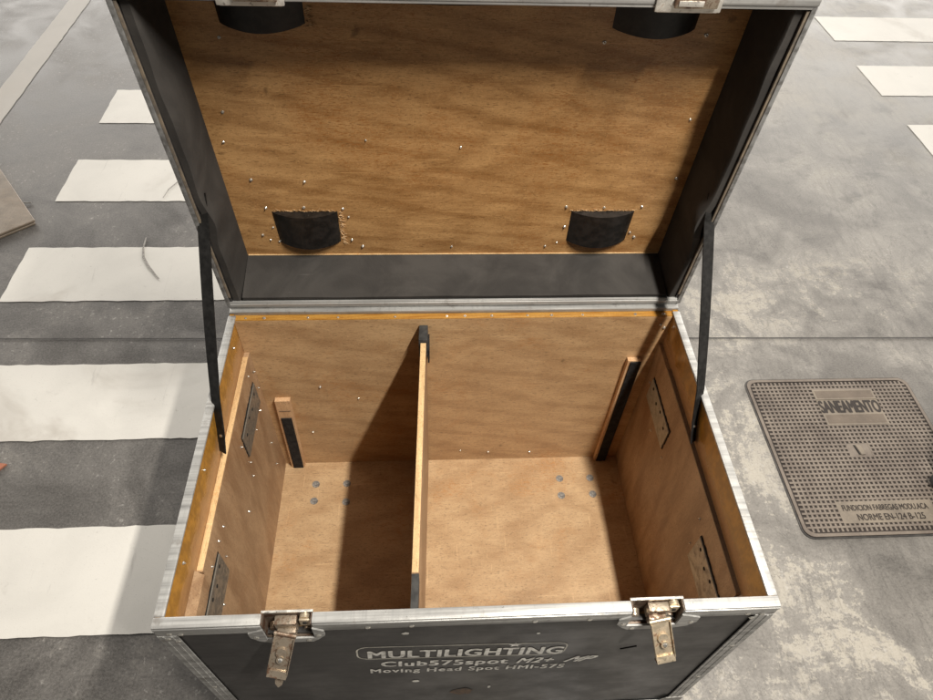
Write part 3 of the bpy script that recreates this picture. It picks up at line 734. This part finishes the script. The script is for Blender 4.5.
# --- butterfly latches, open, levers hanging out
def latch(gx0, gx1, fx0, fx1, lx0, lx1, rust, mirror):
    cxm = (gx0 + gx1) / 2
    r = bpy.data.objects.new('latch', None); col.objects.link(r); r.parent = root
    bm = B()          # flange plate with cut corners lying on the panel, open in the middle
    def fl(pts): prism(bm, [(a, -0.0050, b) for a, b in pts], (0, 0.0030, 0), case)
    fl([(gx0 + 0.001, -0.060), (gx1 - 0.001, -0.060), (gx1 - 0.006, -0.078), (gx0 + 0.006, -0.078)])
    fl([(fx0, -0.030), (gx0 + 0.001, -0.016), (gx0 + 0.001, -0.060), (gx0 + 0.006, -0.078), (fx0 + 0.012, -0.068), (fx0, -0.050)])
    fl([(fx1, -0.030), (gx1 - 0.001, -0.016), (gx1 - 0.001, -0.060), (gx1 - 0.006, -0.078), (fx1 - 0.012, -0.068), (fx1, -0.050)])
    obj('flange', bm, 'alu', r)
    bm = B()          # recessed dish
    box(bm, (gx0 + 0.0005, 0.0170, -0.062), (gx1 - 0.0005, 0.0190, 0.0004), 0.0004, case)
    box(bm, (gx0 + 0.0004, -0.0012, -0.0620), (gx0 + 0.0022, 0.0168, -0.001), 0.0003, case)
    box(bm, (gx1 - 0.0022, -0.0012, -0.0620), (gx1 - 0.0004, 0.0168, -0.001), 0.0003, case)
    box(bm, (gx0 + 0.0024, -0.0012, -0.0620), (gx1 - 0.0024, 0.0168, -0.0595), 0.0003, case)
    obj('dish', bm, 'dish', r)
    bm = B(); box(bm, (gx0 - 0.001, 0.0166, -0.0035), (gx1 + 0.001, 0.0204, 0.0012), 0.0006, case); obj('dish_lip', bm, 'catch', r, True)
    # hinge block, rivets and lugs inside the dish
    bm = B()
    lc = (lx0[0] + lx1[0]) / 2; wl = 0.0165
    box(bm, (lx0[0] - wl * 1.05, 0.0015, -0.040), (lx0[0] + wl * 1.05, 0.0165, -0.010), 0.002, case)
    box(bm, (lx0[0] - wl * 0.9, -0.006, -0.047), (lx0[0] + wl * 0.9, 0.004, -0.028), 0.002, case)
    obj('hinge_block', bm, 'lever_rust', r, True)
    bm = B(); ex_ = gx1 - 0.013
    cyl(bm, (ex_, 0.010, -0.012), (ex_, 0.0165, -0.012), 0.0085, 16, None, case)
    box(bm, (ex_ - 0.0085, 0.006, -0.032), (ex_ + 0.0085, 0.010, -0.008), 0.0015, case)
    obj('spring_lug', bm, 'lever', r, True)
    bm = B(); cyl(bm, (ex_, 0.0045, -0.018), (ex_, 0.0058, -0.018), 0.0035, 12, None, case); obj('lug_hole', bm, 'felt', r)
    for xx, zz in ((gx0 + 0.014, -0.045), (gx1 - 0.012, -0.050)):
        bm = B(); cyl(bm, (xx, 0.006, zz), (xx, 0.0165, zz), 0.0075, 14, 0.0095, case); obj('dish_rivet', bm, 'lever_rust', r, True)
    for xx in (fx0 + 0.010, fx1 - 0.010, gx0 + 0.012, gx1 - 0.012):
        zz = -0.048 if xx < gx0 or xx > gx1 else -0.069
        bm = B(); cyl(bm, (xx, -0.0065, zz), (xx, -0.0050, zz), 0.0036, 14, 0.0045, case); obj('rivet', bm, 'zinc', r, True)
    # lever: a shallow channel from A to B
    A = Vector(lx0); Bp = Vector(lx1); d = (Bp - A); L = d.length; d.normalize()
    side = Vector((1, 0, 0)); side = (side - d * side.dot(d)).normalized(); up = side.cross(d).normalized()
    if up.y > 0 and up.z < 0: up = -up
    if up.z < 0: up = -up
    def lf(c): return case(A + side * c.x + d * c.y + up * c.z)
    bm = B()
    w = 0.0165
    box(bm, (-w, 0, 0), (w, L * 0.97, 0.0018), 0.0006, lf)
    box(bm, (-w, 0.002, 0.0016), (-w + 0.0018, L * 0.90, 0.0062), 0.0005, lf)
    box(bm, (w - 0.0018, 0.002, 0.0016), (w, L * 0.90, 0.0062), 0.0005, lf)
    cyl(bm, (-w - 0.001, -0.001, 0.001), (w + 0.001, -0.001, 0.001), 0.0036, 14, None, lf)
    prism(bm, [(-w + 0.001, L * 0.84, 0.002), (w - 0.001, L * 0.84, 0.002), (w - 0.001, L, 0.004), (-w + 0.001, L, 0.004)], (0, 0, 0.0022), lf)
    lv = obj('lever', bm, rust, r, True)
    bm = B(); box(bm, (-w + 0.001, L * 0.99, -0.010), (w - 0.001, L * 1.0 + 0.002, 0.004), 0.0006, lf); obj('lever_lip', bm, 'lever_rust', lv, True)
    bm = B()          # folded key ring on the lever
    cyl(bm, (0, L * 0.40, 0.0018), (0, L * 0.40, 0.0060), 0.0098, 18, 0.0085, lf)
    cyl(bm, (0.001, L * 0.55, 0.0018), (0.001, L * 0.55, 0.0075), 0.0075, 16, 0.0065, lf)
    k = obj('turn_key', bm, rust, lv, True)
    bm = B(); cyl(bm, (0.001, L * 0.55, 0.0070), (0.001, L * 0.55, 0.0095), 0.0042, 12, 0.0025, lf); obj('key_pin', bm, 'zinc', lv, True)
    return lf, L, lv
lf, L, lv = latch(GAP[0][0], GAP[0][1], 0.141, 0.260, (0.2015, -0.010, -0.024), (0.1845, -0.056, -0.078), 'lever_rust', False)
bm = B()              # hook hanging from the left lever
prism(bm, [(-0.003, L * 0.97, -0.004), (0.013, L * 0.97, -0.004), (0.011, L * 1.20, -0.004), (0.006, L * 1.28, -0.004), (0.000, L * 1.20, -0.004)], (0, 0, 0.003), lf)
obj('hook', bm, 'lever_rust', lv)
latch(GAP[1][0], GAP[1][1], 0.739, 0.874, (0.803, -0.010, -0.022), (0.8165, -0.056, -0.078), 'lever', True)
# wire ends beside the right latch
bm = B()
for a, b in (((0.775, -0.004, -0.19), (0.795, -0.010, -0.155)), ((0.835, -0.010, -0.125), (0.848, -0.003, -0.112))): cyl(bm, a, b, 0.0014, 8, None, case)
obj('wire_end', bm, 'strap', root)

# ------------------------------------------------------------------ the lid
LD = 0.118
bm = B()
box(bm, (0.001, 0.0010, LD), (0.999, LDL - 0.001, LD + 0.009), 0.0005, lidp); lid = obj('lid', bm, 'wood_lid', root)
bm = B()
box(bm, (0.0, 0.0, LD + 0.0092), (1, LDL, LD + 0.0104), 0, lidp); obj('lid_skin', bm, 'black', lid)
bm = B()
box(bm, (0.0, 0.0, 0.001), (0.011, LDL, LD - 0.0004), 0.0005, lidp); box(bm, (0.989, 0.0, 0.001), (1.0, LDL, LD - 0.0004), 0.0005, lidp)
box(bm, (0.0112, 0.0, 0.001), (0.9888, 0.010, LD - 0.0004), 0.0005, lidp); box(bm, (0.0112, LDL - 0.010, 0.001), (0.9888, LDL, LD - 0.0004), 0.0005, lidp)
obj('lid_wall', bm, 'black', lid)
# foam linings with a wavy free edge, bulging where the stay passes behind
def bulge(l, s):
    b = 0.0095 * math.exp(-((l - 0.235) / 0.042) ** 2) - 0.003 * math.exp(-((l - 0.33) / 0.05) ** 2)
    return b + 0.0016 * math.sin(l * 21 + s * 2) + 0.0008 * math.sin(l * 57 + s)
for s in (0, 1):
    X = (lambda v: v) if s == 0 else (lambda v: 1 - v)
    rings = []
    for i in range(61):
        l = 0.0103 + (LDL - 0.0206) * i / 60
        b = bulge(l, s)
        gap = max(0, b) * 0.8
        prof = [(0.0115 + gap, 0.004), (0.0245 + b, 0.003), (0.0268 + b * .95, 0.006), (0.0285 + b * 0.8, 0.030), (0.0305 + b * 0.4, 0.07), (0.0325, LD - 0.0006), (0.0115, LD - 0.0006), (0.0115, 0.05)]
        rings.append([lidp((X(x), l, d)) for x, d in prof])
    bm = B(); loft(bm, rings); obj('foam_lining', bm, 'foam', lid, True)
for lo_ in (0, 1):
    rings = []
    for i in range(61):
        x = 0.033 + 0.934 * i / 60
        w_ = 0.0008 * math.sin(x * 17) + 0.0005 * math.sin(x * 41 + 1)
        h0, h1 = 0.0104, 0.0215 + w_
        prof = [(h0, 0.006), (h1, 0.005), (h1 + 0.001, 0.010), (0.040 - 0.004 + w_, LD - 0.0006), (h0, LD - 0.0006)]
        if lo_: rings.append([lidp((x, LDL - h, d)) for h, d in prof])
        else: rings.append([lidp((x, h, d)) for h, d in prof])
    bm = B(); loft(bm, rings); obj('foam_lining', bm, 'foam', lid, True)
# lid edging
bm = B()
def le(lo, hi, b=0.0012): box(bm, lo, hi, b, lidp)
le((0, -0.001, -0.0040), (1, 0.0105, 0.0008), 0.002); le((0, 0.0107, -0.0015), (1, 0.0135, 0.0045), 0.001)
obj('lid_extrusion', bm, 'alu', lid, True)
bm = B()
le((-0.0016, LDL - 0.0115, -0.0060), (0.149, LDL + 0.0016, 0.0008), 0.002); le((0.240, LDL - 0.0115, -0.0060), (0.762, LDL + 0.0016, 0.0008), 0.002); le((0.856, LDL - 0.0115, -0.0060), (1.0016, LDL + 0.0016, 0.0008), 0.002)
le((0, LDL + 0.0001, 0.0005), (1, LDL + 0.0017, 0.030), 0.0005); le((0.0, LDL - 0.0165, -0.0045), (1.0, LDL - 0.0105, 0.0025), 0.001)
obj('lid_extrusion', bm, 'alu', lid, True)
M['worn_edge'] = simple('worn_edge_wood', (0.22, 0.175, 0.125), (0.11, 0.095, 0.08), 0.6, 0, 40)
M['alu_dull'] = simple('dull_aluminium', (0.30, 0.30, 0.295), (0.13, 0.125, 0.12), 0.45, 0.4, 50)
for s in (0, 1):
    X = (lambda v: v) if s == 0 else (lambda v: 1 - v)
    bm = B()
    def le2(a, b, l0, l1, d0, d1, bv): box(bm, (min(X(a), X(b)), l0, d0), (max(X(a), X(b)), l1, d1), bv, lidp)
    le2(-0.0016, 0.0065, 0.001, LDL - 0.012, -0.0050, 0.0006, 0.0016); le2(-0.0016, -0.0001, 0.001, LDL - 0.001, 0.0004, 0.030, 0.0005)
    obj('lid_extrusion', bm, 'alu_dull', lid, True)
    bm = B(); le2(0.0070, 0.0112, 0.03, LDL - 0.02, -0.0025, 0.0012, 0.0004); obj('lid_wall_edge', bm, 'worn_edge', lid)
    bm = B(); le2(-0.0018, -0.0001, 0.0, LDL, LD - 0.018, LD + 0.0104, 0.0005); le2(-0.0018, 0.028, 0.0, LDL, LD + 0.0105, LD + 0.0122, 0.0005); obj('corner_angle', bm, 'alu', lid)
# hinge knuckle between the two
bm = B()
cyl(bm, (0.002, D + 0.004, 0.006), (0.998, D + 0.004, 0.006), 0.0045, 12, None, case); box(bm, (0.001, D - 0.0125, 0.0002), (0.999, D + 0.001, 0.0050), 0.001, case)
obj('hinge', bm, 'alu', root, True)
# bright bead on the plywood at the foot of the lid panel
bm = B(); box(bm, (0.034, 0.0362, LD - 0.0025), (0.966, 0.0385, LD - 0.0002), 0.0005, lidp); obj('panel_edge', bm, 'ply_edge', lid)

# castor cups: half-drum pockets pushed in from outside
def cup(x0, x1, l0, l1, depth, bot):
    bm = B(); rings = []
    n = 20
    for k in range(5):
        t_ = k / 4; l = l1 + (l0 - l1) * t_
        ring = []
        for i in range(n + 1):
            u = i / n; s_ = math.sin(math.pi * u)
            xx = x0 + (x1 - x0) * u
            dd = LD - 0.0003 - depth * (s_ ** 0.75)
            ring.append(lidp((xx + (0.004 * (t_) * (0.5 - u)), l - bot * s_ * t_, dd)))
        rings.append(ring)
    loft(bm, rings)
    return obj('castor_cup', bm, 'plastic', lid, True)
cup(0.110, 0.246, 0.079, 0.166, 0.021, 0.005)
cup(0.743, 0.880, 0.079, 0.166, 0.021, 0.005)
cup(0.105, 0.244, 0.570, 0.652, 0.026, 0.004)
cup(0.741, 0.884, 0.570, 0.652, 0.026, 0.004)
# splintered saw cuts round the cups
M['splinter'] = simple('raw_splinters', (0.72, 0.50, 0.28), (0.5, 0.3, 0.14), 0.8)
for (xa, xb, la, lb) in ((0.110, 0.246, 0.060, 0.166), (0.743, 0.880, 0.060, 0.166), (0.105, 0.244, 0.55, 0.60)):
    for side in (0, 1):
        if side and xa > 0.5: continue
        if not side and la > 0.5: continue
        bm = B()
        for k in range(34):
            if not side: x, l, a = xa + (xb - xa) * (k + random.random()) / 34, lb + random.uniform(-0.001, 0.003), random.uniform(0.3, 2.8)
            else: x, l, a = xb + random.uniform(0, 0.006), la + 0.014 + (min(lb, 0.62) - la - 0.014) * (k + random.random()) / 34, random.uniform(-0.6, 0.6)
            ln = random.uniform(0.004, 0.011); q = Vector((math.cos(a), math.sin(a), 0)) * ln
            cyl(bm, (x, l, LD - 0.0005), (x + q.x, l + q.y, LD - random.uniform(0.001, 0.005)), 0.0008, 5, 0.0003, lidp)
        obj('splinters', bm, 'splinter', lid)
for x, l in ((0.070, 0.405), (0.086, 0.250), (0.100, 0.176), (0.178, 0.177), (0.258, 0.173), (0.104, 0.120), (0.078, 0.098), (0.092, 0.083), (0.110, 0.078), (0.268, 0.082), (0.290, 0.062), (0.268, 0.150),
             (0.488, 0.060), (0.700, 0.060), (0.725, 0.072), (0.730, 0.178), (0.812, 0.176), (0.893, 0.178), (0.735, 0.120), (0.885, 0.102), (0.898, 0.088), (0.93, 0.395), (0.945, 0.255), (0.190, 0.245), (0.50, 0.33), (0.735, 0.545), (0.100, 0.545), (0.905, 0.56), (0.055, 0.34), (0.32, 0.345)):
    put_screw(lidp((x, l, LD)), tuple(-LN), lid)

# catch plates over the lid's front edge
for x0, x1 in ((0.148, 0.241), (0.761, 0.857)):
    bm = B()
    box(bm, (x0, LDL - 0.020, -0.0105), (x1, LDL + 0.006, -0.0062), 0.0018, lidp); box(bm, (x0 + 0.004, LDL - 0.0215, -0.0085), (x1 - 0.004, LDL - 0.0185, 0.004), 0.001, lidp)
    box(bm, (x0, LDL + 0.0018, -0.009), (x1, LDL + 0.0035, 0.050), 0.001, lidp)
    c = obj('catch_plate', bm, 'catch', lid, True)
    bm = B(); box(bm, (x0 + 0.025, LDL - 0.012, -0.0165), (x1 - 0.008, LDL + 0.004, -0.0107), 0.0025, lidp); obj('keeper', bm, 'lever_rust', c, True)
    bm = B(); box(bm, (x0 + 0.030, LDL - 0.008, -0.0180), (x1 - 0.030, LDL + 0.0, -0.0166), 0.0008, lidp); obj('keeper_lip', bm, 'catch', c, True)

# stays: flat black bars from the lid side to the case side
def stay(s):
    X = (lambda v: v) if s == 0 else (lambda v: 1 - v)
    P = [lidw for lidw in (LO + Vector((X(0.0170), 0, 0)) + LU * 0.300 + LN * 0.024,
                           LO + Vector((X(0.0150), 0, 0)) + LU * 0.250 + LN * (-0.002))]
    KN = Vector((X(0.0195), 0.428, 0.016)); E1 = Vector((X(0.0195), 0.395, -0.050)); E2 = Vector((X(0.0200), 0.368, -0.088))
    pts = [P[0], P[1]]
    for k in range(1, 8):
        t_ = k / 8; q = P[1].lerp(KN, t_); bow = 0.0015 * math.sin(math.pi * t_)
        pts.append(Vector((X(0.0) + (1 if s == 0 else -1) * (0.0150 + (0.0195 - 0.0150) * t_ - bow), q.y, q.z)))
    pts += [KN, E1, E2]
    rings = []
    n = len(pts)
    for i, p in enumerate(pts):
        d = (pts[min(n - 1, i + 1)] - pts[max(0, i - 1)]).normalized()
        tw = R(72 - 30 * (i / (n - 1)) ** 3) * (1 if s == 0 else -1)
        wv = d.cross(Vector((1, 0, 0))).normalized()
        wv = (wv * math.cos(tw) + Vector((1, 0, 0)) * math.sin(tw)); th = wv.cross(d).normalized()
        hw_, ht = 0.0125, 0.0012
        rings.append([case(p + wv * a * hw_ + th * b * ht) for a, b in ((-1, -1), (1, -1), (1, 1), (-1, 1))])
    bm = B(); loft(bm, rings); o = obj('lid_stay', bm, 'strap', root)
    bm = B(); sgn = 1 if s == 0 else -1
    cyl(bm, (X(0.0200), 0.389, -0.060), (X(0.0245), 0.386, -0.056), 0.0042, 12, 0.003, case); obj('rivet', bm, 'zinc', o, True)
stay(0); stay(1)

# ------------------------------------------------------------------ neighbouring case, only its castor reaches into the picture
nb = bpy.data.objects.new('equipment_case', None); col.objects.link(nb); nb.location = (2.312, 0.36, 0)
tag(nb, 'wheeled black case at the right edge, its castor standing on the manhole cover', 'flight case')
def nf(p): return Vector((p[0], p[1], p[2]))
bm = B(); box(bm, (-0.30, -0.30, 0.112), (0.30, 0.30, 0.52), 0.002); obj('body', bm, 'black', nb)
bm = B(); box(bm, (-0.30, -0.30, 0.524), (0.30, 0.30, 0.64), 0.002); obj('lid', bm, 'black', nb)
for z0, z1 in ((0.492, 0.522), (0.5225, 0.552), (0.108, 0.136)):
    bm = B()
    for lo, hi in (((-0.303, -0.303, z0), (0.303, -0.3005, z1)), ((-0.303, 0.3005, z0), (0.303, 0.303, z1)), ((-0.303, -0.3004, z0), (-0.3005, 0.3004, z1)), ((0.3005, -0.3004, z0), (0.303, 0.3004, z1))): box(bm, lo, hi, 0.0006)
    obj('edge_extrusion', bm, 'alu', nb)
for sx, sy in ((-1, 1), (-1, -1), (1, 1), (1, -1)):
    cm = bpy.data.objects.new('caster', None); col.objects.link(cm); cm.parent = nb
    cm.location = (sx * 0.262, sy * 0.232, 0); cm.rotation_euler = (0, 0, R(82 + 20 * (sx + sy)))
    caster_parts(None, cm, 0.042, 0.030, 0.1115)
